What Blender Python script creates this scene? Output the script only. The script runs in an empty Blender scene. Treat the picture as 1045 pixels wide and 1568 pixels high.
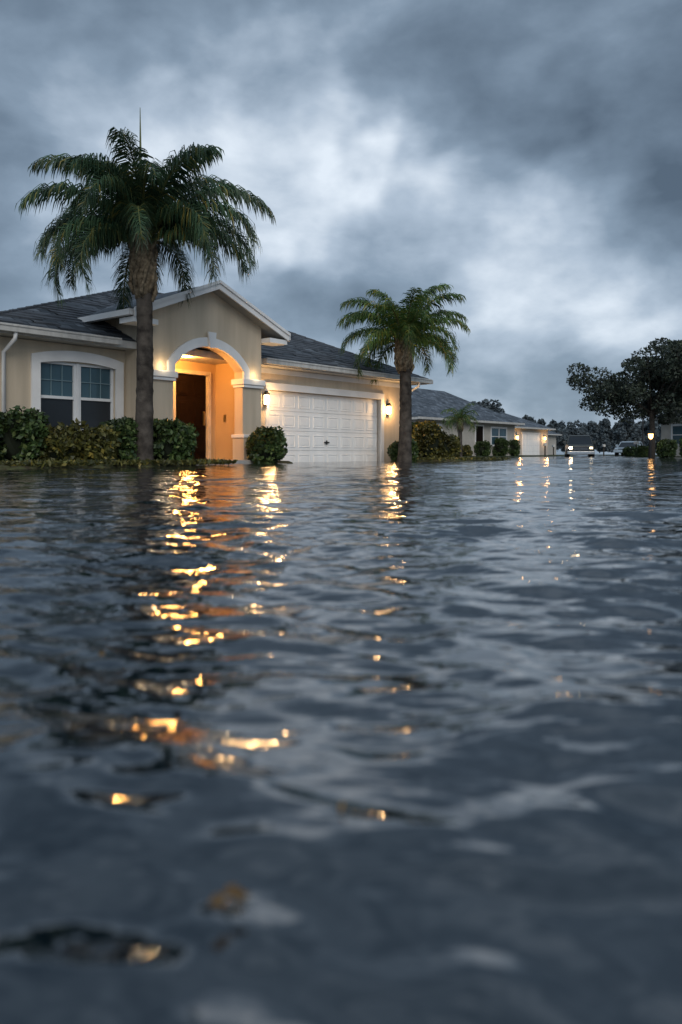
import bpy, math, random
import numpy as np
from mathutils import Vector, Matrix
random.seed(7); rng=np.random.default_rng(7)
scene=bpy.context.scene
R=math.radians

# ------------------------------------------------------------ materials
def newmat(name):
    m=bpy.data.materials.new(name); m.use_nodes=True
    nt=m.node_tree; b=nt.nodes['Principled BSDF']
    return m,nt,b
def N(nt,t,**kw):
    n=nt.nodes.new(t)
    for k,v in kw.items(): setattr(n,k,v)
    return n
def mat(name,col,rough=.7,var=.15,scale=4.,bump=0.,bscale=60.,spec=.3,metal=0.,col2=None,streak=False):
    m,nt,b=newmat(name)
    tc=N(nt,'ShaderNodeTexCoord')
    no=N(nt,'ShaderNodeTexNoise'); no.inputs['Scale'].default_value=scale; no.inputs['Detail'].default_value=6
    if streak:
        mp=N(nt,'ShaderNodeMapping'); mp.inputs['Scale'].default_value=(3,3,.35); nt.links.new(tc.outputs['Object'],mp.inputs[0]); nt.links.new(mp.outputs[0],no.inputs['Vector'])
    else: nt.links.new(tc.outputs['Object'],no.inputs['Vector'])
    cr=N(nt,'ShaderNodeValToRGB')
    c2=col2 if col2 else [c*(1+var) for c in col]
    cr.color_ramp.elements[0].color=[c*(1-var) for c in col]+[1]; cr.color_ramp.elements[0].position=.3
    cr.color_ramp.elements[1].color=list(c2)+[1]; cr.color_ramp.elements[1].position=.7
    nt.links.new(no.outputs['Fac'],cr.inputs['Fac']); nt.links.new(cr.outputs['Color'],b.inputs['Base Color'])
    b.inputs['Roughness'].default_value=rough; b.inputs['Metallic'].default_value=metal
    b.inputs['Specular IOR Level'].default_value=spec
    if bump>0:
        n2=N(nt,'ShaderNodeTexNoise'); n2.inputs['Scale'].default_value=bscale; n2.inputs['Detail'].default_value=4
        nt.links.new(tc.outputs['Object'],n2.inputs['Vector'])
        bp=N(nt,'ShaderNodeBump'); bp.inputs['Strength'].default_value=bump; bp.inputs['Distance'].default_value=.02
        nt.links.new(n2.outputs['Fac'],bp.inputs['Height']); nt.links.new(bp.outputs['Normal'],b.inputs['Normal'])
    return m
def emat(name,col,s):
    m,nt,b=newmat(name)
    b.inputs['Base Color'].default_value=(.8,.7,.5,1)
    b.inputs['Emission Color'].default_value=list(col)+[1]; b.inputs['Emission Strength'].default_value=s
    return m
def leafmat(name,c1,c2,c3=None,trans=.25,rough=.45):
    m,nt,b=newmat(name)
    g=N(nt,'ShaderNodeNewGeometry'); cr=N(nt,'ShaderNodeValToRGB')
    e=cr.color_ramp.elements
    e[0].color=list(c1)+[1]; e[0].position=0; e[1].color=list(c2)+[1]; e[1].position=.85
    if c3: x=e.new(1.); x.color=list(c3)+[1]
    nt.links.new(g.outputs['Random Per Island'],cr.inputs['Fac'])
    tc=N(nt,'ShaderNodeTexCoord'); no=N(nt,'ShaderNodeTexNoise'); no.inputs['Scale'].default_value=1.6
    nt.links.new(tc.outputs['Object'],no.inputs['Vector'])
    mr=N(nt,'ShaderNodeMapRange'); mr.inputs['From Min'].default_value=.35; mr.inputs['From Max'].default_value=.65
    mr.inputs['To Min'].default_value=.55; mr.inputs['To Max'].default_value=1.35
    nt.links.new(no.outputs['Fac'],mr.inputs['Value'])
    mx=N(nt,'ShaderNodeVectorMath',operation='SCALE')
    nt.links.new(cr.outputs['Color'],mx.inputs[0]); nt.links.new(mr.outputs['Result'],mx.inputs['Scale'])
    nt.links.new(mx.outputs[0],b.inputs['Base Color'])
    b.inputs['Roughness'].default_value=rough; b.inputs['Specular IOR Level'].default_value=.35
    if trans>0:
        tr=N(nt,'ShaderNodeBsdfTranslucent'); nt.links.new(mx.outputs[0],tr.inputs['Color'])
        ms=N(nt,'ShaderNodeMixShader'); ms.inputs[0].default_value=trans
        out=nt.nodes['Material Output']
        nt.links.new(b.outputs[0],ms.inputs[1]); nt.links.new(tr.outputs[0],ms.inputs[2]); nt.links.new(ms.outputs[0],out.inputs['Surface'])
    return m

STUCCO=mat('stucco_tan',(.52,.435,.325),.9,.12,1.3,.35,90.,.1,streak=True)
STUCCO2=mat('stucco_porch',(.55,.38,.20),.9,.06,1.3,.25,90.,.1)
TRIM=mat('trim_white',(.72,.71,.69),.6,.08,2.,.08,40.)
GUTTER=mat('gutter_paint',(.48,.47,.44),.45,.15,3.,streak=True)
SOFFIT=mat('soffit',(.30,.29,.27),.8)
GAR=mat('garage_paint',(.84,.83,.80),.5,.06,1.2,.05,30.,streak=True)
DOORM=mat('door_wood',(.009,.0045,.0025),.6,.3,6.,spec=.05)
FRAME=mat('window_vinyl',(.66,.67,.67),.45,.05)
BRASS=mat('brass',(.4,.3,.15),.3,metal=.9)
DARK=mat('dark_metal',(.02,.02,.02),.4)
SLAB=mat('concrete',(.35,.34,.32),.8,bump=.3)
MULCH=mat('mulch_grass',(.08,.055,.03),.95,.5,9.,.9,40.,col2=(.08,.09,.035))
DOORT=mat('door_trim',(.6,.5,.36),.6)
GLOW=emat('lamp_glow',(1.,.60,.25),26.)
GLOWC=emat('ceiling_lamp_glow',(1.,.62,.25),48.)
GLOWS=emat('small_glow',(1.,.5,.16),7.)
HEAD=emat('headlight_glow',(1.,.72,.42),38.)
HEADF=emat('headlight_dim',(1.,.78,.5),4.)

def glassmat(name,col,rough=.06):
    m,nt,b=newmat(name)
    tc=N(nt,'ShaderNodeTexCoord'); no=N(nt,'ShaderNodeTexNoise'); no.inputs['Scale'].default_value=1.5
    nt.links.new(tc.outputs['Object'],no.inputs['Vector'])
    cr=N(nt,'ShaderNodeValToRGB'); cr.color_ramp.elements[0].color=[c*.6 for c in col]+[1]; cr.color_ramp.elements[1].color=[c*1.4 for c in col]+[1]
    nt.links.new(no.outputs['Fac'],cr.inputs['Fac']); nt.links.new(cr.outputs['Color'],b.inputs['Base Color'])
    b.inputs['Roughness'].default_value=rough; b.inputs['IOR'].default_value=1.45
    bp=N(nt,'ShaderNodeBump'); bp.inputs['Strength'].default_value=.05; nt.links.new(no.outputs['Fac'],bp.inputs['Height']); nt.links.new(bp.outputs['Normal'],b.inputs['Normal'])
    return m
GLASS=glassmat('window_glass',(.04,.085,.11)); GLASSD=glassmat('window_screen',(.014,.018,.022),.35)

def shingle(name='roof_shingles',k=1.,haze=(0,0,0)):
    m,nt,b=newmat(name)
    uv=N(nt,'ShaderNodeUVMap')
    br=N(nt,'ShaderNodeTexBrick'); br.offset=.5; br.inputs['Scale'].default_value=1.
    br.inputs['Brick Width'].default_value=.42; br.inputs['Row Height'].default_value=.19; br.inputs['Mortar Size'].default_value=.018; br.inputs['Bias'].default_value=-.1
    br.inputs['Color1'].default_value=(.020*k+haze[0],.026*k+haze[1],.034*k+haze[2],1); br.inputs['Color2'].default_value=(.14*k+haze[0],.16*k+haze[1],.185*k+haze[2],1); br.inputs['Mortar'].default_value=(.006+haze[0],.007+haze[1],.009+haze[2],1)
    nt.links.new(uv.outputs[0],br.inputs['Vector'])
    no=N(nt,'ShaderNodeTexNoise'); no.inputs['Scale'].default_value=1.6; no.inputs['Detail'].default_value=8; no.inputs['Roughness'].default_value=.7
    nt.links.new(uv.outputs[0],no.inputs['Vector'])
    mr=N(nt,'ShaderNodeMapRange'); mr.inputs['From Min'].default_value=.3; mr.inputs['From Max'].default_value=.7; mr.inputs['To Min'].default_value=.3; mr.inputs['To Max'].default_value=1.5
    nt.links.new(no.outputs['Fac'],mr.inputs['Value'])
    mx=N(nt,'ShaderNodeVectorMath',operation='SCALE'); nt.links.new(br.outputs['Color'],mx.inputs[0]); nt.links.new(mr.outputs[0],mx.inputs['Scale'])
    nt.links.new(mx.outputs[0],b.inputs['Base Color']); b.inputs['Roughness'].default_value=.6; b.inputs['Specular IOR Level'].default_value=.4
    bp=N(nt,'ShaderNodeBump'); bp.inputs['Strength'].default_value=1.; bp.inputs['Distance'].default_value=.05
    nt.links.new(br.outputs['Color'],bp.inputs['Height']); nt.links.new(bp.outputs['Normal'],b.inputs['Normal'])
    return m
SHING=shingle()
FARR=shingle('far_shingles_hazed',1.0,(.03,.037,.045))  # pale bluish haze mixed into the far roof colour itself

# ------------------------------------------------------------ mesh helpers
def link(o,parent=None):
    scene.collection.objects.link(o)
    if parent: o.parent=parent
    return o
def meshobj(name,verts,faces,material,parent=None,smooth=False,uvs=None):
    me=bpy.data.meshes.new(name); me.from_pydata([tuple(v) for v in verts],[],faces); me.update()
    if material: me.materials.append(material)
    if smooth: me.polygons.foreach_set('use_smooth',[True]*len(me.polygons))
    if uvs:
        l=me.uv_layers.new(name='UVMap')
        i=0
        for fu in uvs:
            for c in fu: l.data[i].uv=c; i+=1
    return link(bpy.data.objects.new(name,me),parent)
class MB:
    def __init__(s): s.v=[]; s.f=[]
    def box(s,x0,x1,y0,y1,z0,z1):
        b=len(s.v)
        s.v+=[(x0,y0,z0),(x1,y0,z0),(x1,y1,z0),(x0,y1,z0),(x0,y0,z1),(x1,y0,z1),(x1,y1,z1),(x0,y1,z1)]
        s.f+=[tuple(b+i for i in q) for q in [(0,3,2,1),(4,5,6,7),(0,1,5,4),(1,2,6,5),(2,3,7,6),(3,0,4,7)]]
        return s
    def prism(s,outline,y0,y1):
        b=len(s.v); n=len(outline)
        s.v+=[(x,y0,z) for x,z in outline]+[(x,y1,z) for x,z in outline]
        s.f.append(tuple(range(b,b+n))); s.f.append(tuple(range(b+2*n-1,b+n-1,-1)))
        for i in range(n):
            j=(i+1)%n; s.f.append((b+j,b+i,b+n+i,b+n+j))
        return s
    def tube(s,pts,rad,seg=8,jit=0.):
        b=len(s.v); n=len(pts)
        for i,p in enumerate(pts):
            p=Vector(p)
            t=(Vector(pts[min(i+1,n-1)])-Vector(pts[max(i-1,0)])).normalized()
            a=t.cross(Vector((0,1,0.01)) if abs(t.y)<.9 else Vector((1,0,0))).normalized(); c=t.cross(a)
            for k in range(seg):
                an=2*math.pi*k/seg; r=rad[i]*(1+random.uniform(-jit,jit))
                s.v.append(tuple(p+(a*math.cos(an)+c*math.sin(an))*r))
        for i in range(n-1):
            for k in range(seg):
                k2=(k+1)%seg
                s.f.append((b+i*seg+k,b+i*seg+k2,b+(i+1)*seg+k2,b+(i+1)*seg+k))
        s.f.append(tuple(b+k for k in range(seg-1,-1,-1))); s.f.append(tuple(b+(n-1)*seg+k for k in range(seg)))
        return s
    def obj(s,name,m,parent=None,smooth=False,bevel=0):
        o=meshobj(name,s.v,s.f,m,parent,smooth)
        if bevel:
            md=o.modifiers.new('bevel','BEVEL'); md.width=bevel; md.segments=2; md.limit_method='ANGLE'
        return o
def box(name,m,p,*a,bevel=0): return MB().box(*a).obj(name,m,p,bevel=bevel)
def empty(name,loc,rz):
    e=bpy.data.objects.new(name,None); e.location=loc; e.rotation_euler=(0,0,rz); e.empty_display_size=.5
    return link(e)

def hip_roof(name,p,x0,x1,y0,y1,z,zr,rx0,rx1,ry,m=None,fas=.16):
    m=m or SHING
    V=[(x0,y0,z),(x1,y0,z),(x1,y1,z),(x0,y1,z),(rx0,ry,zr),(rx1,ry,zr)]
    F=[(0,1,5,4),(1,2,5),(2,3,4,5),(3,0,4)]
    uv=[]
    for q in F:
        pts=[Vector(V[i]) for i in q]
        h=(pts[1]-pts[0]).normalized(); nrm=h.cross(pts[-1]-pts[0]).normalized(); w=nrm.cross(h)
        uv.append([((a-pts[0]).dot(h),(a-pts[0]).dot(w)) for a in pts])
    meshobj(name,V,F,m,p,uvs=uv)
    MB().box(x0+.03,x1-.03,y0+.03,y1-.03,z-fas,z-.004).obj(name+'_soffit',GUTTER,p)

# ------------------------------------------------------------ main house
P0=(-6.36,14.85); ANG=math.atan2(.777,.63)
H=empty('suburban_house',(P0[0],P0[1],0),ANG)
WY=.45; B=10.2
wm=MB()
wl0,wl1,wz0,wz1=1.06,2.84,.70,2.13
wm.box(-.3,wl0,WY,WY+.2,-.4,2.5).box(wl1,3.12,WY,WY+.2,-.4,2.5).box(wl0,wl1,WY,WY+.2,-.4,wz0).box(wl0,wl1,WY,WY+.2,wz1,2.5)
g0,g1,gz=7.60,12.60,1.93
wm.box(6.44,g0,WY,WY+.2,-.4,2.5).box(g1,14.15,WY,WY+.2,-.4,2.5).box(g0,g1,WY,WY+.2,gz,2.5)
wm.box(-.3,-.1,WY+.2,B-.2,-.4,2.5).box(13.95,14.15,WY+.2,B-.2,-.4,2.5).box(-.3,14.15,B-.2,B,-.4,2.5)
wm.obj('walls',STUCCO,H)
hip_roof('main_roof',H,-.55,14.65,0,B+.4,2.67,5.08,6.7,9.3,5.2)
cap=MB()
cs=[(-.55,0,2.67),(14.65,0,2.67),(6.7,5.2,5.08),(9.3,5.2,5.08)]
for a,b_ in((0,2),(1,3),(2,3)):
    A=Vector(cs[a]);Bv=Vector(cs[b_]); n=24
    for i in range(n):
        p=A.lerp(Bv,i/n); q=A.lerp(Bv,(i+1.15)/n); cap.tube([p,q],[.05,.035],6)
RC=mat('ridge_shingle',(.06,.068,.08),.7,.4,3.)
cap.obj('ridge_caps',RC,H)
st=MB(); sl_n=27
for i in range(1,sl_n):
    f=i/sl_n; y=5.2*f; z=2.67+2.41*f
    xa=-.55+(6.7+.55)*f+.05; xb=14.65+(9.3-14.65)*f-.05
    x=xa
    while x<xb:
        w_=random.uniform(.3,.9); x2=min(x+w_,xb)
        if random.random()<.75:
            h_=random.uniform(.010,.026)
            b=len(st.v); st.v+=[(x,y-.004,z+.0),(x2,y-.004,z+.0),(x2,y-.004,z+h_),(x,y-.004,z+h_),(x2,y+.16,z+.079),(x,y+.16,z+.079)]
            st.f+=[(b,b+1,b+2,b+3),(b+3,b+2,b+4,b+5)]
        x=x2
st.obj('shingle_courses',RC,H)
gt=MB(); gt.box(-.6,2.6,-.13,-.002,2.53,2.665).box(6.95,14.7,-.13,-.002,2.53,2.665)
gt.box(-.56,2.6,-.15,-.131,2.63,2.675).box(6.95,14.66,-.15,-.131,2.63,2.675)
gt.box(14.704,14.77,-.13,B,2.53,2.66)
gt.obj('gutters',GUTTER,H,bevel=.012)
ds=MB(); 
for dx in(.28,14.05):
    ds.tube([(dx,-.06,2.55),(dx,-.04,2.42),(dx,WY-.06,2.2),(dx,WY-.06,.1)],[.04]*4,8)
ds.obj('downspouts',TRIM,H,True)
box('frieze',TRIM,H,6.9,13.97,WY-.02,WY-.003,2.36,2.5)
wc=(wl0+wl1)/2; hw=(wl1-wl0)/2
def arcpts(c,h,zs,zt,n=14):
    r=((h*h)+(zt-zs)**2)/(2*(zt-zs)); zc=zt-r; a=math.asin(h/r)
    return [(c+r*math.sin(-a+2*a*i/n),zc+r*math.cos(-a+2*a*i/n)) for i in range(n+1)]
def arch_band(c,hi,ho,zb,zsi,zti,zso,zto,y0,y1,mb,n=14):
    ai=arcpts(c,hi,zsi,zti,n); ao=arcpts(c,ho,zso,zto,n)
    I=[(c-hi,zb)]+ai+[(c+hi,zb)]; O=[(c-ho,zb)]+ao+[(c+ho,zb)]
    for i in range(len(I)-1):
        mb.prism([I[i],I[i+1],O[i+1],O[i]],y0,y1)
s=MB(); arch_band(wc,hw,hw+.19,wz0,wz1-.06,wz1+.02,wz1+.10,wz1+.24,WY-.05,WY-.002,s)
s.box(wc-hw-.22,wc+hw+.22,WY-.08,WY-.001,wz0-.15,wz0-.003)
s.obj('window_surround',TRIM,H)
fr=MB(); wyf=WY+.05
for(a,b_)in((wl0+.002,wc-.03),(wc+.03,wl1-.002)):
    t=.055; mid=(wz0+wz1)/2-.02
    fr.box(a,a+t,wyf,wyf+.07,wz0,wz1).box(b_-t,b_,wyf,wyf+.07,wz0,wz1)
    fr.box(a+t,b_-t,wyf,wyf+.07,wz0,wz0+t).box(a+t,b_-t,wyf,wyf+.07,wz1-t,wz1).box(a+t,b_-t,wyf-.01,wyf+.07,mid-.03,mid+.03)
fr.box(wc-.029,wc+.029,wyf-.02,wyf+.07,wz0,wz1)
fr.obj('window_frame',FRAME,H,bevel=.004)
MUNT=mat('window_muntin',(.16,.24,.27),.5,.05)
fr=MB()
for(a,b_)in((wl0+.002,wc-.03),(wc+.03,wl1-.002)):
    for i in(1,2):
        x=a+t+(b_-a-2*t)*i/3; fr.box(x-.008,x+.008,wyf+.03,wyf+.05,mid+.03,wz1-t)
    z=(mid+wz1-.03)/2; fr.box(a+t,b_-t,wyf+.025,wyf+.047,z-.008,z+.008)
fr.obj('window_grid',MUNT,H)
box('window_glass_upper',GLASS,H,wl0+.03,wl1-.03,wyf+.052,wyf+.06,mid,wz1-.03)
box('window_glass_lower',GLASSD,H,wl0+.03,wl1-.03,wyf+.04,wyf+.05,wz0+.03,mid)
# porch / gable
c=4.78; hwid=1.68; oh=1.05; FY=-.42
ez=4.12-.4*hwid-.12
ol=[(c-hwid,-.4),(c-oh,-.4),(c-oh,2.2)]+arcpts(c,oh,2.2,2.70,20)[1:-1]+[(c+oh,2.2),(c+oh,-.4),(c+hwid,-.4),(c+hwid,ez),(c,4.0),(c-hwid,ez)]
MB().prism(ol,FY,FY+.28).obj('gable_wall',STUCCO,H)
pw=MB()
pw.box(c-hwid,c-hwid+.2,FY+.283,2.2,-.4,ez).box(c+hwid-.2,c+hwid,FY+.283,2.2,-.4,ez-.05)
pw.obj('porch_side_walls',STUCCO,H)
pi=MB()
d0,d1,dz=4.92,5.95,2.2
pi.box(c-hwid+.2,d0-.1,1.0,1.15,-.2,2.9).box(d1+.1,c+hwid-.2,1.0,1.15,-.2,2.9).box(d0-.1,d1+.1,1.0,1.15,dz+.1,2.9)
pi.box(c-hwid+.203,c-hwid+.22,FY+.285,.997,-.2,2.9).box(c+hwid-.22,c+hwid-.203,FY+.285,.997,-.2,2.9)
pi.obj('porch_inner_walls',STUCCO2,H)
box('porch_ceiling',STUCCO2,H,c-hwid+.22,c+hwid-.22,FY+.285,.997,2.78,2.88)
box('porch_slab',SLAB,H,c-hwid-.1,c+hwid+.1,FY-.35,1.3,-.3,.09,bevel=.01)
dt=MB(); dt.box(d0-.098,d0,.94,1.1,.09,dz).box(d1,d1+.098,.94,1.1,.09,dz).box(d0-.098,d1+.098,.94,1.1,dz,dz+.098)
dt.obj('door_casing',DOORT,H,bevel=.006)
dr=MB(); dr.box(d0+.002,d1-.002,1.03,1.08,.1,dz-.003)
dw=d1-d0
for(zx0,zx1)in((.22,.75),(.87,1.55),(1.67,2.05)):
    for k in(0,1):
        xa=d0+.12+k*(dw/2-.03); xb=xa+dw/2-.21
        dr.box(xa,xb,1.012,1.029,zx0,zx1); dr.box(xa+.05,xb-.05,1.0,1.0115,zx0+.05,zx1-.05)
dr.obj('front_door',DOORM,H,bevel=.008)
MB().tube([(d1-.09,.95,1.0),(d1-.09,.95,1.25)],[.012,.012]).box(d1-.115,d1-.065,.985,1.028,.95,1.3).obj('door_handle',BRASS,H)
MB().box(c+hwid-.245,c+hwid-.222,.6,.68,1.05,1.22).obj('door_bell',BRASS,H)
at=MB(); arch_band(c,oh-.01,oh+.18,2.04,2.2,2.69,2.27,2.90,FY-.06,FY-.002,at,18)
at.prism([(c-.08,2.66),(c+.08,2.66),(c+.12,3.02),(c-.12,3.02)],FY-.11,FY-.062)
at.obj('arch_trim',TRIM,H)
cp=MB()
for sx in(-1,1):
    xa,xb=sorted((c+sx*(oh-.06),c+sx*(hwid+.06)))
    cp.box(xa,xb,FY-.10,FY+.34,1.90,2.035); cp.box(xa+.03,xb-.03,FY-.07,FY+.31,1.83,1.898)
    cp.box(xa,xb,FY-.10,FY+.34,.62,.70)
cp.obj('pillar_caps',TRIM,H,bevel=.012)
pl=MB()
for sx in(-1,1):
    xa,xb=sorted((c+sx*(oh-.035),c+sx*(hwid+.035)))
    pl.box(xa,xb,FY-.075,FY+.315,-.3,.618)
pl.obj('pillar_plinths',STUCCO,H,bevel=.01)
gy0=-.72; gy1=3.4; gh=2.28; ga=4.13; ge=ga-.4*gh; th=.13
V=[(c-gh,gy0,ge),(c,gy0,ga),(c+gh,gy0,ge),(c-gh,gy1,ge),(c,gy1,ga),(c+gh,gy1,ge)]
meshobj('gable_roof',V,[(0,1,4,3),(1,2,5,4)],SHING,H,uvs=[[(0,0),(0,2.45),(4,2.45),(4,0)],[(0,2.45),(0,0),(4,0),(4,2.45)]])
rk=MB()
rk.prism([(c-gh,ge-.004),(c-gh,ge-th),(c,ga-th),(c,ga-.004)],gy0,gy1-.3)
rk.prism([(c,ga-.004),(c,ga-th),(c+gh,ge-th),(c+gh,ge-.004)],gy0,gy1-.3)
rk.obj('gable_roof_deck',SOFFIT,H)
rf=MB(); y0=gy0-.045
rf.prism([(c-gh-.04,ge+.005),(c-gh-.04,ge-.17),(c,ga-.15),(c,ga+.03)],y0,gy0-.002)
rf.prism([(c,ga+.03),(c,ga-.15),(c+gh+.04,ge-.17),(c+gh+.04,ge+.005)],y0,gy0-.002)
y1=y0-.035
rf.prism([(c-gh-.06,ge+.02),(c-gh-.06,ge-.05),(c,ga-.02),(c,ga+.05)],y1,y0-.002)
rf.prism([(c,ga+.05),(c,ga-.02),(c+gh+.06,ge-.05),(c+gh+.06,ge+.02)],y1,y0-.002)
for sx in(-1,1):
    xa,xb=sorted((c+sx*(hwid+.003),c+sx*(gh+.02)))
    rf.box(xa,xb,gy0+.002,gy0+.5,ge-.26,ge-.15)
    xa,xb=sorted((c+sx*(gh+.045),c+sx*(gh+.14)))
    rf.box(xa,xb,gy0,2.0,ge-.13,ge-.01)
rf.obj('gable_fascia',TRIM,H)
gd=MB(); gy=WY+.14
gd.box(g0+.002,g1-.002,gy,gy+.05,-.4,gz-.002)
rows=4; rh=(gz+.22)/rows; cols=8; cw=(g1-g0)/cols
for r in range(rows):
    zb=-.22+r*rh
    gd.box(g0+.004,g1-.004,gy-.02,gy-.001,zb+.010,zb+rh-.010)
    for k in range(cols):
        xa=g0+k*cw+.07; xb=g0+(k+1)*cw-.07
        za,zc_=zb+.1,zb+rh-.1
        gd.box(xa,xb,gy-.034,gy-.0205,za,za+.02).box(xa,xb,gy-.034,gy-.0205,zc_-.02,zc_)
        gd.box(xa,xa+.02,gy-.034,gy-.0205,za+.02,zc_-.02).box(xb-.02,xb,gy-.034,gy-.0205,za+.02,zc_-.02)
        gd.box(xa+.06,xb-.06,gy-.030,gy-.0205,za+.06,zc_-.06)
gd.obj('garage_door',GAR,H,bevel=.005)
MB().tube([((g0+g1)/2,gy-.06,.50),((g0+g1)/2,gy-.06,.62)],[.02,.02]).box((g0+g1)/2-.10,(g0+g1)/2+.10,gy-.08,gy-.045,.54,.58).obj('garage_handle',DARK,H)
tt=MB(); ty=WY-.04
tt.box(g0-.13,g0,ty,WY+.13,-.4,gz).box(g1,g1+.16,ty,WY+.13,-.4,gz).box(g0-.13,g1+.16,ty-.01,WY-.002,gz,gz+.19)
tt.obj('garage_trim',TRIM,H,bevel=.008)
box('garage_corner_trim',TRIM,H,13.98,14.18,WY-.03,WY-.002,-.3,2.5)
def sconce(x,y,z):
    MB().box(x-.05,x+.05,y-.10,y-.02,z-.13,z+.11).obj('sconce_glass',GLOW,H)
    m=MB(); m.box(x-.065,x+.065,y-.115,y-.002,z+.112,z+.14).box(x-.06,x+.06,y-.11,y-.002,z-.155,z-.132).box(x-.05,x+.05,y-.018,y-.001,z-.13,z+.11)
    m.prism([(x-.065,z+.142),(x+.065,z+.142),(x,z+.22)],y-.115,y-.002)
    m.obj('sconce_frame',DARK,H)
    l=bpy.data.lights.new('sconce_light','POINT'); l.energy=32; l.color=(1,.58,.24); l.shadow_soft_size=.06
    o=link(bpy.data.objects.new('sconce_light',l),H); o.location=(x,y-.24,z-.0)
sconce(7.43,WY-.045,1.66); sconce(12.98,WY-.002,1.62)
bpy.ops.mesh.primitive_uv_sphere_add(segments=20,ring_count=12,radius=.085)
o=bpy.context.object; o.name='porch_ceiling_lamp'; o.data.materials.append(GLOWC); o.parent=H; o.location=(4.55,.3,2.62); o.scale=(1,1,.8)
MB().tube([(4.55,.3,2.775),(4.55,.3,2.68)],[.09,.1],16).obj('lamp_base',BRASS,H)
l=bpy.data.lights.new('porch_light','POINT'); l.energy=155; l.color=(1,.45,.11); l.shadow_soft_size=.1
o=link(bpy.data.objects.new('porch_light',l),H); o.location=(4.62,.25,2.45)
for sx in(-1,1):
    l=bpy.data.lights.new('cap_light','POINT'); l.energy=3.; l.color=(1,.74,.42); l.shadow_soft_size=.03
    o=link(bpy.data.objects.new('cap_light',l),H); o.location=(c+sx*(oh+.35),FY-.14,2.14)

# ------------------------------------------------------------ simple houses
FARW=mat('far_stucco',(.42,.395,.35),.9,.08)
def small_house(name,loc,ang,L,D,ez,rz,feats,rx0=None,rx1=None):
    E=empty(name,loc,ang)
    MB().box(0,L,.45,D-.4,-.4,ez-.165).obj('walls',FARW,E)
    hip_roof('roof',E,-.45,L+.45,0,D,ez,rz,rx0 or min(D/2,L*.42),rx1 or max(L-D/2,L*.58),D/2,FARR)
    MB().box(-.5,L+.5,-.12,-.002,ez-.14,ez-.005).obj('gutter',GUTTER,E)
    for i,(k,x0,x1) in enumerate(feats):
        if k=='w':
            MB().box(x0-.1,x1+.1,.39,.445,.75,.85).box(x0-.1,x1+.1,.39,.445,2.0,2.12).box(x0-.1,x0,.39,.445,.85,2.0).box(x1,x1+.1,.39,.445,.85,2.0).box((x0+x1)/2-.03,(x0+x1)/2+.03,.40,.445,.85,2.0).box(x0,(x0+x1)/2-.03,.41,.444,1.4,1.45).box((x0+x1)/2+.03,x1,.41,.444,1.4,1.45).obj('window_frame',FRAME,E)
            box('window_glass',GLASS,E,x0,x1,.43,.448,.85,2.0)
        elif k=='d':
            MB().box(x0-.08,x0,.39,.445,.05,2.1).box(x1,x1+.08,.39,.445,.05,2.1).box(x0-.08,x1+.08,.39,.445,2.1,2.2).obj('door_casing',TRIM,E)
            box('front_door',DOORM,E,x0,x1,.42,.448,.05,2.1)
        elif k=='g':
            m=MB().box(x0,x1,.42,.448,-.3,2.0)
            for r in range(4): 
                for q in range(6): m.box(x0+(x1-x0)*q/6+.06,x0+(x1-x0)*(q+1)/6-.06,.40,.419,-.2+r*.55+.06,-.2+(r+1)*.55-.06)
            m.obj('garage_door',GAR,E); MB().box(x0-.1,x1+.1,.38,.447,2.0,2.15).obj('garage_trim',TRIM,E)
        elif k=='l':
            MB().box(x0-.09,x0+.09,.28,.42,1.5,1.8).obj('wall_lamp_glass',GLOWS,E); MB().prism([(x0-.12,1.802),(x0+.12,1.802),(x0,1.92)],.25,.447).obj('wall_lamp_cap',DARK,E)
            l=bpy.data.lights.new('wall_light','POINT'); l.energy=35; l.color=(1,.55,.22); l.shadow_soft_size=.1
            o=link(bpy.data.objects.new('wall_light',l),E); o.location=(x0,.1,1.6)
    return E
small_house('suburban_house',(4.9,48,0),ANG,13,8.4,2.45,4.75,[('w',1.2,2.8),('d',7.2,8.2),('w',9.4,11.6)],4.,9.3)
small_house('suburban_house',(15.4,70,0),ANG,7.5,8,2.6,4.3,[('l',.9,0),('g',2.,5.6),('l',6.6,0)],3.5,4.)
small_house('suburban_house',(21.5,92,0),ANG,9,9,2.6,4.5,[('g',1.8,6.5)])
small_house('suburban_house',(20.6,52,0),R(-60),16,9,2.6,4.6,[('w',.9,2.6),('w',4,5.5),('d',7,8),('g',9,13.5)])

# ------------------------------------------------------------ foliage
def leaves_obj(name,centres,size,material,parent=None,elong=1.6,sz_var=.4,seed=0):
    r=np.random.default_rng(seed); n=len(centres); C=np.asarray(centres)
    a=r.normal(size=(n,3)); a/=np.linalg.norm(a,axis=1)[:,None]
    b=r.normal(size=(n,3)); b-=a*(a*b).sum(1)[:,None]; b/=np.linalg.norm(b,axis=1)[:,None]
    s=(size*(1+sz_var*r.uniform(-1,1,n)))[:,None]
    V=np.stack([C-a*s*elong*.5,C-b*s*.5,C+a*s*elong*.5,C+b*s*.5],1).reshape(-1,3)
    me=bpy.data.meshes.new(name)
    me.vertices.add(4*n); me.vertices.foreach_set('co',V.astype(np.float32).ravel())
    me.loops.add(4*n); me.loops.foreach_set('vertex_index',np.arange(4*n,dtype=np.int32))
    me.polygons.add(n); me.polygons.foreach_set('loop_start',np.arange(0,4*n,4,dtype=np.int32)); me.polygons.foreach_set('loop_total',np.full(n,4,dtype=np.int32))
    me.update(); me.materials.append(material)
    return link(bpy.data.objects.new(name,me),parent)
def clump_points(centre,rad,n,r):
    d=r.normal(size=(n,3)); d/=np.linalg.norm(d,axis=1)[:,None]
    return np.asarray(centre)+d*np.asarray(rad)*(r.uniform(.35,1,n)**.45)[:,None]
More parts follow.
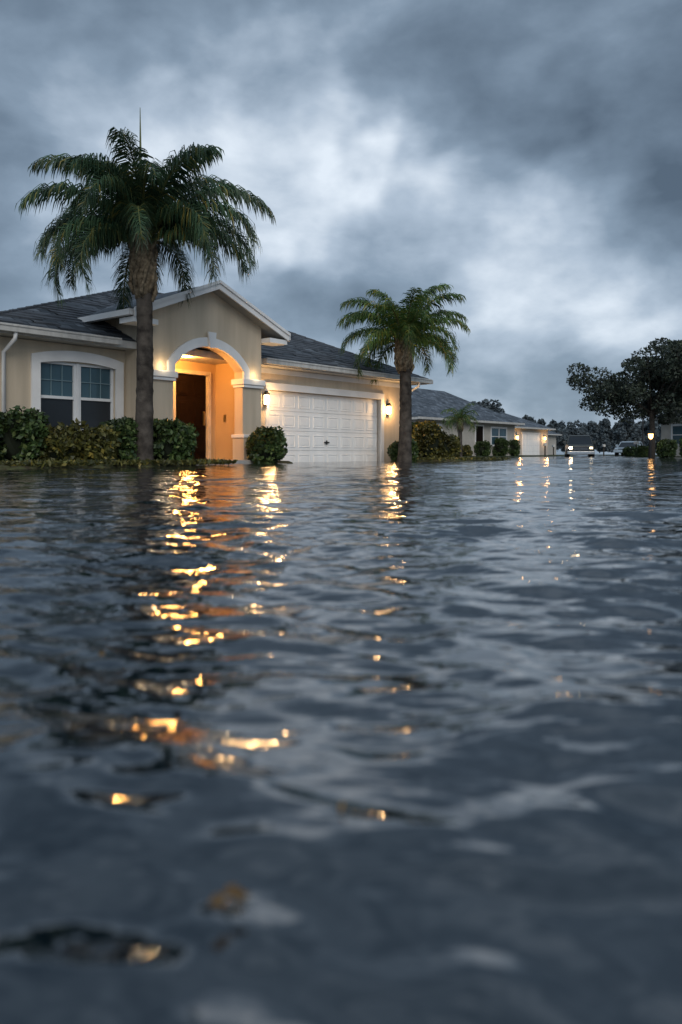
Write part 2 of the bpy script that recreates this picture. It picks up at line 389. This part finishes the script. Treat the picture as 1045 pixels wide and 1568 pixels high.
LEAF1=leafmat('shrub_leaves',(.018,.036,.012),(.070,.115,.032),(.15,.18,.06),.15)
LEAF2=leafmat('shrub_leaves_yellow',(.03,.036,.012),(.12,.115,.028),(.25,.19,.04),.15)
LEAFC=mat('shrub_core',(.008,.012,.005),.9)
PALM=leafmat('palm_leaflets',(.018,.046,.024),(.070,.125,.060),(.24,.20,.045),.3,.4)
PALM2=leafmat('palm_leaflets_young',(.030,.070,.02),(.12,.20,.05),(.34,.27,.04),.35,.4)
RACH=mat('palm_rachis',(.10,.11,.035),.6)
OAK=leafmat('oak_leaves',(.018,.026,.020),(.045,.060,.040),(.065,.08,.045),.1,.6)
FART=leafmat('distant_leaves_hazed',(.060,.078,.088),(.10,.125,.137),None,0,.95)  # distance haze painted into the leaf colour: paler and bluer greens
BARK=mat('bark',(.05,.042,.035),.9,.4,8.,.8,30.)
def shrub(x,y,rx,ry,rz,z0=0.,m=LEAF1,seed=0,dens=1.):
    r=np.random.default_rng(seed)
    E=empty('shrub',(x,y,z0),0)
    import bmesh
    bm=bmesh.new(); bmesh.ops.create_icosphere(bm,subdivisions=3,radius=1)
    for v in bm.verts:
        v.co=Vector((v.co.x*rx*.76,v.co.y*ry*.76,rz*.45+v.co.z*rz*.44))*(1+.08*math.sin(9*v.co.x+5*v.co.z+seed))
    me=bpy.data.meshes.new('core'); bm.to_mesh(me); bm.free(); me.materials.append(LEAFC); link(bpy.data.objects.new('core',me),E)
    pts=[]
    for i in range(int(52*dens)):
        d=r.normal(size=3); d/=np.linalg.norm(d); d[2]=d[2]*.95+.1
        q=np.sign(d)*np.abs(d)**.7
        ctr=np.array([q[0]*rx*.8,q[1]*ry*.8,rz*.48+q[2]*rz*.44])
        pts.append(clump_points(ctr,(.16*rx/.5,.16,.16)*np.array(r.uniform(.6,1.5)),int(100),r))
    P=np.concatenate(pts); P=P[P[:,2]>-.05]
    leaves_obj('leaves',P,.058,m,E,1.7,.45,seed)
    MB().tube([(0,0,-.2),(0,0,rz*.5)],[.04,.02]).obj('stem',BARK,E)
def W(u,v,z=0):
    return (P0[0]+.63*u+.777*v, P0[1]+.777*u-.63*v, z)
def px(x,Y): return (x-522.5)/1220*Y
for i,(x,Y,wpx,top,bot,mm) in enumerate([(28,14.2,44,628,705,LEAF1),(-45,13.6,40,632,705,LEAF1),(88,14.5,34,660,708,LEAF2),(135,14.9,44,654,707,LEAF2),(186,15.6,32,640,700,LEAF1),(262,16.0,36,646,706,LEAF1),(409,19.0,27,662,708,LEAF1),
        (618,24.3,20,682,708,LEAF1),(655,25.4,24,652,706,LEAF2),(682,25.6,22,672,707,LEAF2),(640,27.5,14,648,700,LEAF1),
        (738,54,13,678,699,LEAF1),(765,56,14,674,699,LEAF1),(785,58,11,676,699,LEAF1),(710,52,12,684,699,LEAF2),(640,49,12,660,697,LEAF1),(660,50,14,668,697,LEAF1),
        (1022,40,14,680,704,LEAF1),(1062,38,18,674,705,LEAF1),(985,52,10,686,700,LEAF1),(965,60,9,688,700,LEAF1)]):
    rx=wpx/1220*Y; rz=(bot-top)/1220*Y*1.06
    shrub(px(x,Y),Y,rx,max(rx*.8,.4),rz,.02,mm,i+11)

def palm(name,x,y,z0,hc,r0,L,nf,seed,LM,tilt=(0,0),leafl=.55,dens=52,spear=True,gr=1.0,lod=1,thb=(84,78),drop=(100,38),wd=.0165):
    rr=random.Random(seed)
    E=empty(name,(x,y,0),0)
    T=MB(); n=46; pts=[];rad=[]
    for i in range(n):
        s=i/(n-1); pts.append((tilt[0]*math.sin(s*3),tilt[1]*s*s,z0-.3+(hc+.0-z0+.3)*s))
        flare=.55*math.exp(-s*13)
        rad.append(r0*(1+flare-.18*s)*(1+.035*(i%2)))
    T.tube(pts,rad,14,.05); T.obj('trunk',TRUNK,E,True)
    top=Vector(pts[-1])
    Bt=MB(); bh=.85*L/2.6
    Bt.tube([top+Vector((0,0,-bh*1.15)),top+Vector((0,0,-bh*.8)),top+Vector((0,0,-bh*.35)),top+Vector((0,0,.05)),top+Vector((0,0,.3*bh))],[r0*.85,r0*1.2,r0*1.4,r0*1.15,r0*.5],14,.08)
    for i in range(34):
        an=i*2.4; zz=-bh*1.05+bh*i/34*1.3
        d=Vector((math.cos(an),math.sin(an),0)); d2=Vector((math.cos(an+.5),math.sin(an+.5),0))
        a=top+d*r0*.95+Vector((0,0,zz-.14)); b_=top+d*r0*1.42+Vector((0,0,zz+.06)); c_=top+d2*r0*1.35+Vector((0,0,zz+.36*bh))
        Bt.tube([a,b_,c_],[r0*.22,r0*.27,r0*.10],5)
    Bt.obj('leaf_boots',BOOT,E,True)
    V=[];F=[]; RB=MB()
    for i in range(nf):
        q=i/(nf-1)
        az=i*2.39996+rr.uniform(-.25,.25)
        th0=R(thb[0]-thb[1]*q**.85)+R(rr.uniform(-6,6)); drp=R(drop[0]+drop[1]*min(1,q*1.6))+R(rr.uniform(-14,14))
        Lf=L*rr.uniform(.88,1.06)*(.90+.10*math.sin(math.pi*min(1,q*1.3+.1)))
        h=Vector((math.cos(az),math.sin(az),0)); p=top+Vector((0,0,.05*L))*(1-q)+h*r0*.5
        ns=26; P=[p.copy()];Tn=[]
        tw=rr.uniform(-.5,.5); sidev=Vector((-h.y,h.x,0))
        for k in range(ns):
            s=k/ns; th=th0-drp*s**1.5
            t=(h*math.cos(th)+Vector((0,0,1))*math.sin(th)+sidev*tw*s*.5).normalized()
            Tn.append(t); p=p+t*(Lf/ns); P.append(p.copy())
        RB.tube(P[::3]+[P[-1]],[r0*.19*(1-.9*j/9) +.003 for j in range(len(P[::3])+1)],5)
        nl=int(dens)
        for j in range(nl):
            s=.12+.88*(j+rr.random()*.6)/nl; kf=min(s,.999)*ns; k=int(kf); fr_=kf-k
            bp=P[k].lerp(P[k+1],fr_); t=Tn[k]
            side=t.cross(Vector((0,0,1)))
            if side.length<.15: side=sidev.copy()
            side.normalize(); up=side.cross(t)
            ll=leafl*(math.sin(math.pi*min(.97,.14+.76*s))**.6)
            for sg in(-1,1):
                for e in range(lod):
                    a=R(62-36*s)+rr.uniform(-.18,.18)
                    d=(t*math.cos(a)+side*sg*math.sin(a)+up*rr.uniform(-.3,.6)).normalized()
                    l=ll*rr.uniform(.6,1.15)
                    w=t*wd*(L/2.6)
                    p1=bp+d*l*.36
                    d2=(d+Vector((0,0,-gr*.8))).normalized(); p2=p1+d2*l*.34
                    d3=(d2+Vector((0,0,-gr*1.4))).normalized(); p3=p2+d3*l*.36
                    b0=len(V)
                    V+=[bp-w*.6,bp+w*.6,p1+w,p1-w,p2+w*.8,p2-w*.8,p3]
                    F+=[(b0,b0+1,b0+2,b0+3),(b0+3,b0+2,b0+4,b0+5),(b0+5,b0+4,b0+6)]
    RB.obj('frond_stems',RACH,E,True)
    meshobj('fronds',V,F,LM,E)
    if spear:
        MB().tube([top,top+Vector((-.05,0,1.5)),top+Vector((-.06,0,2.7))],[.06,.03,.006],6).obj('spear_leaf',RACH,E)
    return E
TRUNK=mat('palm_trunk',(.042,.036,.032),.95,.45,5.,.9,35.,.1,col2=(.11,.095,.08))
BOOT=mat('palm_boot',(.13,.095,.06),.9,.5,14.,.8,40.,col2=(.30,.24,.16))
palm('palm_tree',px(219,15.6),15.6,.05,4.32,.175,2.8,29,12,PALM,(.04,0),.66,78,True,1.3,2,(82,70),(84,44),.0135)
palm('palm_tree',px(619,23.4),23.4,.02,3.5,.19,2.25,28,5,PALM2,(.05,0),.56,50,False,1.0,2,(84,78),(80,34),.018)
palm('palm_tree',px(705,46),46,.02,2.1,.13,1.35,22,8,PALM2,(0,0),.45,24,False,.9,1,wd=.03)

def oak(name,x,y,h,rx,seed,LM,size=.12,n=9000,trunk=.22,lo=.28,dome=.95):
    r=np.random.default_rng(seed); rr=random.Random(seed)
    E=empty(name,(x,y,0),0); T=MB()
    fork=h*lo
    T.tube([(0,0,-.4),(.05,0,fork*.5),(0,0,fork)],[trunk*1.3,trunk,trunk*.85],10,.06)
    cl=[]
    for i in range(12):
        az=i*2.4+rr.uniform(-.3,.3); el=rr.uniform(.15,1.4)
        d=Vector((math.cos(az)*math.cos(el),math.sin(az)*math.cos(el),math.sin(el)))
        ext=Vector((d.x*rx,d.y*rx,d.z*(h-fork)*dome))*rr.uniform(.72,.98)
        a=Vector((0,0,fork*rr.uniform(.85,1.))); m1=a+ext*.5+Vector((0,0,.2)); m2=a+ext
        T.tube([a,m1,m2],[trunk*.5,trunk*.28,trunk*.06],6)
        cl+=[m2]
        for j in range(7):
            d2=Vector((rr.gauss(0,1),rr.gauss(0,1),rr.gauss(0,.6))).normalized(); e=m1.lerp(m2,rr.uniform(.1,1))+d2*rx*rr.uniform(.12,.34)
            T.tube([m1.lerp(m2,.5),e],[trunk*.13,trunk*.04],5); cl.append(e)
    T.obj('trunk_and_limbs',BARK,E,True)
    pts=[]
    for cc in cl:
        if cc.z>h: cc.z=h-rr.uniform(0,.5)
        s=rr.uniform(.08,.17)*rx
        pts.append(clump_points(tuple(cc),(s*1.4,s*1.4,s*.9),int(n/len(cl)),r))
    leaves_obj('crown',np.concatenate(pts),size,LM,E,1.7,.5,seed)
oak('oak_tree',px(998,44),44,6.5,4.2,3,OAK,.095,26000,.16,.40,1.05)
oak('oak_tree',px(1085,50),50,6.9,4.4,4,OAK,.11,20000,.24,.42)
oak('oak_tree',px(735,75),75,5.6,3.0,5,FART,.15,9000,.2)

r=np.random.default_rng(20); pts=[]
def tree_blob(x,Y,top,wp,n=2600):
    X=px(x,Y); ht=(694-top)/1220*Y; w=wp/1220*Y
    for k in range(16):
        cx=X+r.uniform(-.8,.8)*w; cz=ht*r.uniform(.25,.86); cy=Y+r.uniform(-1,1)*w*.5
        if abs(cx-X)>.4*w: cz*=.75
        f=r.uniform(.6,1.2)
        pts.append(clump_points((cx,cy,cz),(w*.3*f,w*.3*f,ht*.15*f),n//16,r))
for x,Y,top,wp in [(700,95,622,22),(760,105,618,24),(795,110,620,26),(825,120,630,22),(850,130,638,20),(872,140,644,20),(895,150,648,18),(915,140,640,22),(938,130,632,24),(962,120,630,24),(980,130,634,22),(1005,120,630,28),(1040,110,622,32),
                   (640,120,628,26),(600,120,630,26),(790,130,616,14),(1085,100,615,40),(1130,100,615,40)]:
    tree_blob(x,Y,top,wp)
for k in range(60):
    x=560+k*10.5; tree_blob(x,165+r.uniform(-8,8),646+r.uniform(-8,8),16,1100)
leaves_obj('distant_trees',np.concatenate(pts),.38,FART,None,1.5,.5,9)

# ------------------------------------------------------------ vehicles
PAINT=mat('car_paint_dark',(.055,.06,.055),.3,.05,spec=.5); PAINT2=mat('car_paint_pale',(.30,.37,.43),.25,.05,spec=.5)
TYRE=mat('tyre',(.015,.015,.015),.85); CHR=mat('chrome',(.5,.5,.5),.2,metal=1.)
CGL=glassmat('car_glass',(.015,.02,.025),.05)
def loft(mb,secs):
    b=len(mb.v)
    for s in secs: mb.v+=s
    for i in range(len(secs)-1):
        for k in range(4):
            k2=(k+1)%4; mb.f.append((b+4*i+k,b+4*i+k2,b+4*i+4+k2,b+4*i+4+k))
    mb.f.append((b+3,b+2,b+1,b)); e=b+4*(len(secs)-1); mb.f.append((e,e+1,e+2,e+3))
def vehicle(name,x,y,ang,pm,pickup=True,lit=True,z=-.30):
    E=empty(name,(x,y,z),ang); w=.95; Ln=5.3 if pickup else 4.5; hb=1.12 if pickup else .9; rf=1.82 if pickup else 1.45
    m=MB()
    def ring(yy,z0,z1,ww,wt): return [(-ww,yy,z0),(ww,yy,z0),(wt,yy,z1),(-wt,yy,z1)]
    loft(m,[ring(0,.5,hb-.12,w*.9,w*.84),ring(.12,.42,hb-.05,w*.97,w*.9),ring(1.3,.4,hb,w,w*.93),ring(1.6,.4,hb+.02,w,w*.95),ring(Ln-.15,.4,hb,w,w*.95),ring(Ln,.5,hb-.06,w*.95,w*.9)])
    m.obj('body',pm,E,bevel=.05)
    m=MB(); c0=1.35; c1=3.4 if pickup else 4.2
    def rr_(zz,ya,yb,ww): return [(-ww,ya,zz),(ww,ya,zz),(ww,yb,zz),(-ww,yb,zz)]
    loft(m,[rr_(hb-.02,c0,c1,w*.92),rr_(rf-.08,c0+.75,c1-.35,w*.74)]); m.obj('cabin_glass',CGL,E,bevel=.02)
    m=MB(); loft(m,[rr_(rf-.09,c0+.70,c1-.30,w*.77),rr_(rf,c0+.9,c1-.45,w*.70)])
    for sx in(-1,1):
        for (ya,yb) in((c0,c0+.75),(c1,c1-.33)): m.tube([(sx*w*.92,ya,hb),(sx*w*.755,yb,rf-.06)],[.04,.04],6)
        m.tube([(sx*w*.94,(c0+c1)/2+.1,hb),(sx*w*.765,(c0+c1)/2+.1,rf-.06)],[.035,.035],6)
    m.obj('roof_and_pillars',pm,E,bevel=.02)
    m=MB()
    for sx in(-1,1):
        for yy in(.95,Ln-1.05): m.tube([(sx*(w-.22),yy,.38),(sx*(w+.01),yy,.38)],[.38,.38],20)
    m.obj('wheels',TYRE,E)
    m=MB().box(-w*.55,w*.55,-.03,.02,.68,hb-.17); 
    m.obj('grille',DARK,E)
    m=MB().box(-w*.97,w*.97,-.14,.02,.42,.62); m.obj('bumper',CHR if pickup else pm,E,bevel=.03)
    m=MB()
    for k in range(3): m.box(-w*.54,w*.54,-.045,-.032,.72+k*.07,.735+k*.07)
    m.obj('grille_bars',CHR,E)
    for sx in(-1,1):
        MB().box(*sorted((sx*w*.62,sx*w*.84)),-.04,.05,hb-.33,hb-.19).obj('headlight',((HEAD if sx<0 else HEADF) if lit else CHR),E,bevel=.02)
        MB().box(*sorted((sx*w*.97,sx*w*1.17)),c0+.25,c0+.35,hb+.05,hb+.25).obj('mirror',pm,E,bevel=.02)
    return E
vehicle('pickup_truck',px(890,56),56,R(-14),PAINT,True,True,-.24)
vehicle('parked_car',px(956,72),72,R(-32),PAINT2,False,False,-.1)
E=empty('garden_lamp_post',(px(997,40),40,0),0)
MB().tube([(0,0,-.3),(0,0,.95)],[.04,.035]).obj('post',DARK,E)
MB().tube([(0,0,.96),(0,0,1.04),(0,0,1.22)],[.05,.11,.13],8).obj('lantern_glass',GLOWS,E)
MB().tube([(0,0,1.225),(0,0,1.26),(0,0,1.4)],[.16,.15,.02],8).obj('lantern_cap',DARK,E)
E=empty('street_lamp',(px(985,92),92,0),0)
MB().tube([(0,0,-.3),(0,0,6.6),(-.3,0,7.3),(-1.,0,7.5)],[.1,.07,.06,.05]).obj('pole',DARK,E)
MB().box(-1.5,-.95,-.12,.12,7.46,7.6).obj('head',DARK,E); MB().box(-1.45,-1.0,-.09,.09,7.40,7.455).obj('lens',GLOWS,E)
for k in range(4):
    E=empty('mailbox',(px([835,848,925,975][k],[70,84,80,58][k]),[70,84,80,58][k],0),0)
    MB().box(-.05,.05,-.05,.05,-.3,.9).obj('post',BARK,E)
    MB().prism([(-.1,.9),(.1,.9),(.1,1.08),(.05,1.15),(-.05,1.15),(-.1,1.08)],-.25,.25).obj('box',GUTTER,E)

# ------------------------------------------------------------ ground, beds
meshobj('ground',[(-600,-60,-.45),(600,-60,-.45),(600,1200,-.45),(-600,1200,-.45)],[(0,1,2,3)],MULCH)
def bed(name,poly,zt,seed,m=MULCH):
    r=random.Random(seed); pts=[]
    n=len(poly)
    for i in range(n):
        a=Vector(poly[i]);b_=Vector(poly[(i+1)%n]); k=max(1,int((b_-a).length/.5))
        for j in range(k): pts.append(a.lerp(b_,j/k)+Vector((r.uniform(-.12,.12),r.uniform(-.12,.12))))
    cx=sum((p for p in pts),Vector((0,0)))/len(pts)
    V=[];F=[];K=len(pts)
    for li,(s,z) in enumerate(((1.,-.44),(.97,.0),(.93,zt*.7),(.8,zt),(.4,zt*1.05))):
        for p in pts:
            q=cx+(p-cx)*s; V.append((q.x,q.y,z+r.uniform(-.02,.02)*(li>0)))
    for li in range(4):
        for i in range(K):
            j=(i+1)%K; F.append((li*K+i,li*K+j,li*K+K+j,li*K+K+i))
    F.append(tuple(range(4*K,5*K)))
    meshobj(name,V,F,m,smooth=True)
def w2(u,v): a=W(u,v); return (a[0],a[1])
bed('garden_bed',[w2(-4,2.6),w2(2.,2.5),w2(3.4,1.9),w2(3.6,.3),w2(3.0,-.6),w2(-4,-.6)],.07,1)
bed('garden_bed',[w2(5.9,1.0),w2(6.9,1.0),w2(7.1,-.2),w2(5.9,.2)],.05,2)
bed('garden_bed',[w2(12.6,2.3),w2(16.5,1.8),w2(19,-3),w2(14.4,-3),w2(14.2,-.4),w2(12.8,-.3)],.06,3)
LAWN=mat('lawn',(.03,.04,.015),.95,.4,3.,.8,30.)
bed('lawn',[(3,46),(8,48),(15,57),(20,70),(26,86),(30,110),(10,110),(0,60)],.06,4,LAWN)
bed('lawn',[(17,38),(24,32),(40,30),(50,80),(34,110),(30,90),(22,55)],.07,5,LAWN)
gp=[]
r=np.random.default_rng(31)
for k in range(5200):
    u=r.uniform(-1.2,3.6); v=r.uniform(1.2,2.55); a=W(u,v); gp.append((a[0],a[1],.05+r.uniform(0,.05)))
for k in range(1500):
    u=r.uniform(12.7,16.5); v=r.uniform(.6,2.1); a=W(u,v); gp.append((a[0],a[1],.05+r.uniform(0,.05)))
leaves_obj('ground_litter',gp,.045,LEAF2,None,2.2,.5,5)

# ------------------------------------------------------------ water
def axis(lim1,a,b):
    o=[0.];x=0.
    while x<lim1: x+=a+b*x; o.append(x)
    return np.array(o)
xp=axis(500,.010,.014); xs=np.concatenate([-xp[::-1][:-1],xp]); ys=np.concatenate([-axis(60,.06,.12)[::-1][:-1],axis(1000,.0050,.0060)])
def steps(a): s=np.diff(a); return np.concatenate([s,s[-1:]])
XX,YY=np.meshgrid(xs,ys); SX,SY=np.meshgrid(steps(xs),steps(ys)); ST=np.maximum(SX*.6,SY)
ZZ=np.zeros_like(XX)
r=np.random.default_rng(11); wav=[]
nw=110
for i in range(nw):
    lam=.042*(1.3/.042)**(i/(nw-1.))
    th=r.normal(0,.62)+.10
    kx,ky=math.sin(th)*2*math.pi/lam,math.cos(th)*2*math.pi/lam
    slope=.0180 if lam<.22 else (.0125 if lam<.5 else .0070)
    wav.append((lam,kx,ky,slope*lam/(2*math.pi)*1.4142,r.uniform(0,6.28)))
WX=XX+.05*np.sin(YY*2.1+.7)+.04*np.sin(XX*3.1+YY*1.3)+.012*np.sin(XX*11+YY*4); WYY=YY+.06*np.sin(XX*1.7+.3)+.05*np.sin(XX*.9-YY*1.1)+.014*np.sin(XX*8-YY*5)
grp=.80+.36*np.sin(XX*.9+1.3*np.sin(YY*.51))*np.sin(YY*.67+1.1*np.sin(XX*.6))+.2*np.sin(XX*4+2*np.sin(YY*3))*np.sin(YY*5.3)
dist=np.clip((YY-1.5)/6.,0,1); short=1.-.42*dist
for lam,kx,ky,amp,ph in wav:
    att=np.clip((lam/(ST+1e-9)-2.5)/3.,0,1)
    if att.max()<=0: continue
    ZZ+=amp*att*np.sin(kx*WX+ky*WYY+ph)*(short if lam<.4 else 1.)
ZZ*=grp
nx,ny=len(xs),len(ys)
V=np.stack([XX,YY,ZZ],-1).reshape(-1,3).astype(np.float32)
I=np.arange(nx*ny).reshape(ny,nx)
Q=np.stack([I[:-1,:-1],I[:-1,1:],I[1:,1:],I[1:,:-1]],-1).reshape(-1,4).astype(np.int32)
me=bpy.data.meshes.new('flood_water')
me.vertices.add(len(V)); me.vertices.foreach_set('co',V.ravel())
me.loops.add(Q.size); me.loops.foreach_set('vertex_index',Q.ravel())
me.polygons.add(len(Q)); me.polygons.foreach_set('loop_start',np.arange(0,Q.size,4,dtype=np.int32)); me.polygons.foreach_set('loop_total',np.full(len(Q),4,dtype=np.int32))
me.polygons.foreach_set('use_smooth',np.ones(len(Q),dtype=bool)); me.update()
wmat,nt,b=newmat('flood_water')
b.inputs['Base Color'].default_value=(.004,.009,.014,1); b.inputs['Roughness'].default_value=.03; b.inputs['IOR'].default_value=2.15
tc=N(nt,'ShaderNodeTexCoord')
def wn(sc,det,dist):
    mp=N(nt,'ShaderNodeMapping'); mp.inputs['Scale'].default_value=sc; mp.inputs['Rotation'].default_value=(0,0,.12)
    nt.links.new(tc.outputs['Object'],mp.inputs['Vector'])
    n1=N(nt,'ShaderNodeTexNoise'); n1.inputs['Scale'].default_value=1.; n1.inputs['Detail'].default_value=det; n1.inputs['Distortion'].default_value=dist
    nt.links.new(mp.outputs[0],n1.inputs['Vector']); return n1.outputs['Fac']
a1=wn((2.4,5.,1),3,.5); a2=wn((10,19,1),2,.3)
b1=N(nt,'ShaderNodeBump'); b1.inputs['Strength'].default_value=.35; b1.inputs['Distance'].default_value=.05; nt.links.new(a1,b1.inputs['Height'])
b2=N(nt,'ShaderNodeBump'); b2.inputs['Strength'].default_value=.35; b2.inputs['Distance'].default_value=.012; nt.links.new(a2,b2.inputs['Height'])
nt.links.new(b1.outputs['Normal'],b2.inputs['Normal']); nt.links.new(b2.outputs['Normal'],b.inputs['Normal'])
me.materials.append(wmat); link(bpy.data.objects.new('flood_water',me))

FL=leafmat('dead_leaves',(.16,.09,.03),(.26,.16,.06),None,.2,.5)
fl=[]
for (xx,yy,k) in ((352,1392,3),(385,1400,1),(510,1250,1),(262,1075,1),(145,1012,1)):
    Y=.25/((yy-694)/1220)
    for q in range(k): fl.append((px(xx,Y)+random.uniform(-.008,.008),Y+random.uniform(-.008,.008),.007))
leaves_obj('floating_leaves',fl,.007,FL,None,1.5,.3,3)

# ------------------------------------------------------------ world
w=bpy.data.worlds.new('World'); scene.world=w; w.use_nodes=True; nt=w.node_tree; nt.nodes.clear()
L_=nt.links.new
tc=N(nt,'ShaderNodeTexCoord'); sep=N(nt,'ShaderNodeSeparateXYZ'); L_(tc.outputs['Generated'],sep.inputs[0])
def M(op,a,b_=None,cl=False):
    n=N(nt,'ShaderNodeMath',operation=op); n.use_clamp=cl
    for i,v in enumerate((a,b_)):
        if v is None: continue
        if isinstance(v,(int,float)): n.inputs[i].default_value=v
        else: L_(v,n.inputs[i])
    return n.outputs[0]
zc=M('MAXIMUM',sep.outputs['Z'],0.0); den=M('ADD',zc,.38)
cx=M('DIVIDE',sep.outputs['X'],den); cy=M('DIVIDE',sep.outputs['Y'],den)
cmb=N(nt,'ShaderNodeCombineXYZ'); L_(cx,cmb.inputs[0]); L_(cy,cmb.inputs[1])
def noise(scale,det,dist,off,rough=.5,color=False,src=None):
    mp=N(nt,'ShaderNodeMapping'); mp.inputs['Location'].default_value=off; mp.inputs['Scale'].default_value=scale if isinstance(scale,tuple) else (scale,scale,scale)
    L_(src or cmb.outputs[0],mp.inputs['Vector'])
    n=N(nt,'ShaderNodeTexNoise'); n.inputs['Scale'].default_value=1; n.inputs['Detail'].default_value=det; n.inputs['Distortion'].default_value=dist; n.inputs['Roughness'].default_value=rough
    L_(mp.outputs[0],n.inputs['Vector']); return n.outputs['Color' if color else 'Fac']
nA=noise(2.2,6,.15,(3.1,1.7,0),.52); nB=noise((7,7,12),6,.15,(8.3,2.2,4),.5,False,tc.outputs['Generated'])
nw_=noise(3.6,4,.0,(1,5,2),.55,True,tc.outputs['Generated'])
s1=N(nt,'ShaderNodeVectorMath',operation='SUBTRACT'); L_(nw_,s1.inputs[0]); s1.inputs[1].default_value=(.5,.5,.5)
s2=N(nt,'ShaderNodeVectorMath',operation='SCALE'); L_(s1.outputs[0],s2.inputs[0]); s2.inputs['Scale'].default_value=.34
s3=N(nt,'ShaderNodeVectorMath',operation='ADD'); L_(s2.outputs[0],s3.inputs[0]); L_(tc.outputs['Generated'],s3.inputs[1])
s4=N(nt,'ShaderNodeVectorMath',operation='NORMALIZE'); L_(s3.outputs[0],s4.inputs[0])
def blob(xp,yp,width,amp):
    d=Vector(((xp-522.5)/1220,1,(694-yp)/1220)).normalized()
    n=N(nt,'ShaderNodeVectorMath',operation='DOT_PRODUCT'); L_(s4.outputs[0],n.inputs[0]); n.inputs[1].default_value=d
    mr=N(nt,'ShaderNodeMapRange',interpolation_type='SMOOTHSTEP'); L_(n.outputs['Value'],mr.inputs['Value'])
    mr.inputs['From Min'].default_value=math.cos(R(width)); mr.inputs['From Max'].default_value=1.
    mr.inputs['To Min'].default_value=0; mr.inputs['To Max'].default_value=amp
    return mr.outputs[0]
tot=None
for a in [(420,255,8,.28),(500,300,5,.16),(610,330,7,.18),(110,175,7,.24),(270,230,8,.12),(740,400,8,.16),(880,440,8,.22),(1000,450,8,.16),(330,120,8,.02),
          (900,180,17,-.20),(600,60,14,-.06),(1000,320,9,-.10),(40,330,9,-.08),(850,590,14,.12),(450,520,12,.08),(100,470,10,.06)]:
    o_=blob(*a); tot=o_ if tot is None else M('ADD',tot,o_)
nn=M('ADD',M('MULTIPLY',M('SUBTRACT',nA,.5),.95),M('MULTIPLY',M('SUBTRACT',nB,.5),.95))
val=M('ADD',M('ADD',nn,tot),.455)
cr=N(nt,'ShaderNodeValToRGB'); L_(val,cr.inputs['Fac'])
e=cr.color_ramp.elements; e[0].position=.05; e[0].color=(.085,.122,.170,1); e[1].position=1.; e[1].color=(.76,.84,.93,1)
for p,cc in((.30,(.155,.213,.285,1)),(.50,(.235,.312,.405,1)),(.72,(.42,.51,.62,1))):
    x=e.new(p); x.color=cc
mr=N(nt,'ShaderNodeMapRange',interpolation_type='SMOOTHSTEP'); L_(sep.outputs['Y'],mr.inputs['Value'])
mr.inputs['From Min'].default_value=.35; mr.inputs['From Max'].default_value=-.6; mr.inputs['To Min'].default_value=1.; mr.inputs['To Max'].default_value=1.7
bg=N(nt,'ShaderNodeBackground'); L_(cr.outputs[0],bg.inputs['Color']); L_(mr.outputs[0],bg.inputs['Strength'])
sky=N(nt,'ShaderNodeTexSky'); sky.sky_type='NISHITA'; sky.sun_disc=False; sky.sun_elevation=R(33); sky.sun_rotation=R(170)
bg2=N(nt,'ShaderNodeBackground'); L_(sky.outputs[0],bg2.inputs['Color']); bg2.inputs['Strength'].default_value=.006
ad=N(nt,'ShaderNodeAddShader'); L_(bg.outputs[0],ad.inputs[0]); L_(bg2.outputs[0],ad.inputs[1])
out=N(nt,'ShaderNodeOutputWorld'); L_(ad.outputs[0],out.inputs['Surface'])
w.cycles.sampling_method='MANUAL'; w.cycles.sample_map_resolution=512

sl=bpy.data.lights.new('sun','SUN'); sl.energy=1.4; sl.angle=R(40); sl.color=(1,.92,.83)
so=link(bpy.data.objects.new('sun',sl)); az=R(170); el=R(33)
dv=Vector((math.sin(az)*math.cos(el),math.cos(az)*math.cos(el),math.sin(el)))
so.rotation_euler=dv.to_track_quat('Z','Y').to_euler(); so.location=(0,-5,20)

# ------------------------------------------------------------ camera
cam=bpy.data.cameras.new('camera'); co=link(bpy.data.objects.new('camera',cam))
co.location=(0,0,.25); co.rotation_euler=(R(90),0,0)
cam.sensor_fit='VERTICAL'; cam.sensor_height=36; cam.sensor_width=24; cam.lens=28.0; cam.shift_y=-.0574
cam.clip_start=.02; cam.clip_end=3000
cam.dof.use_dof=True; cam.dof.focus_distance=17; cam.dof.aperture_fstop=3.4
scene.camera=co
scene.view_settings.view_transform='Standard'; scene.view_settings.look='None'; scene.view_settings.exposure=0
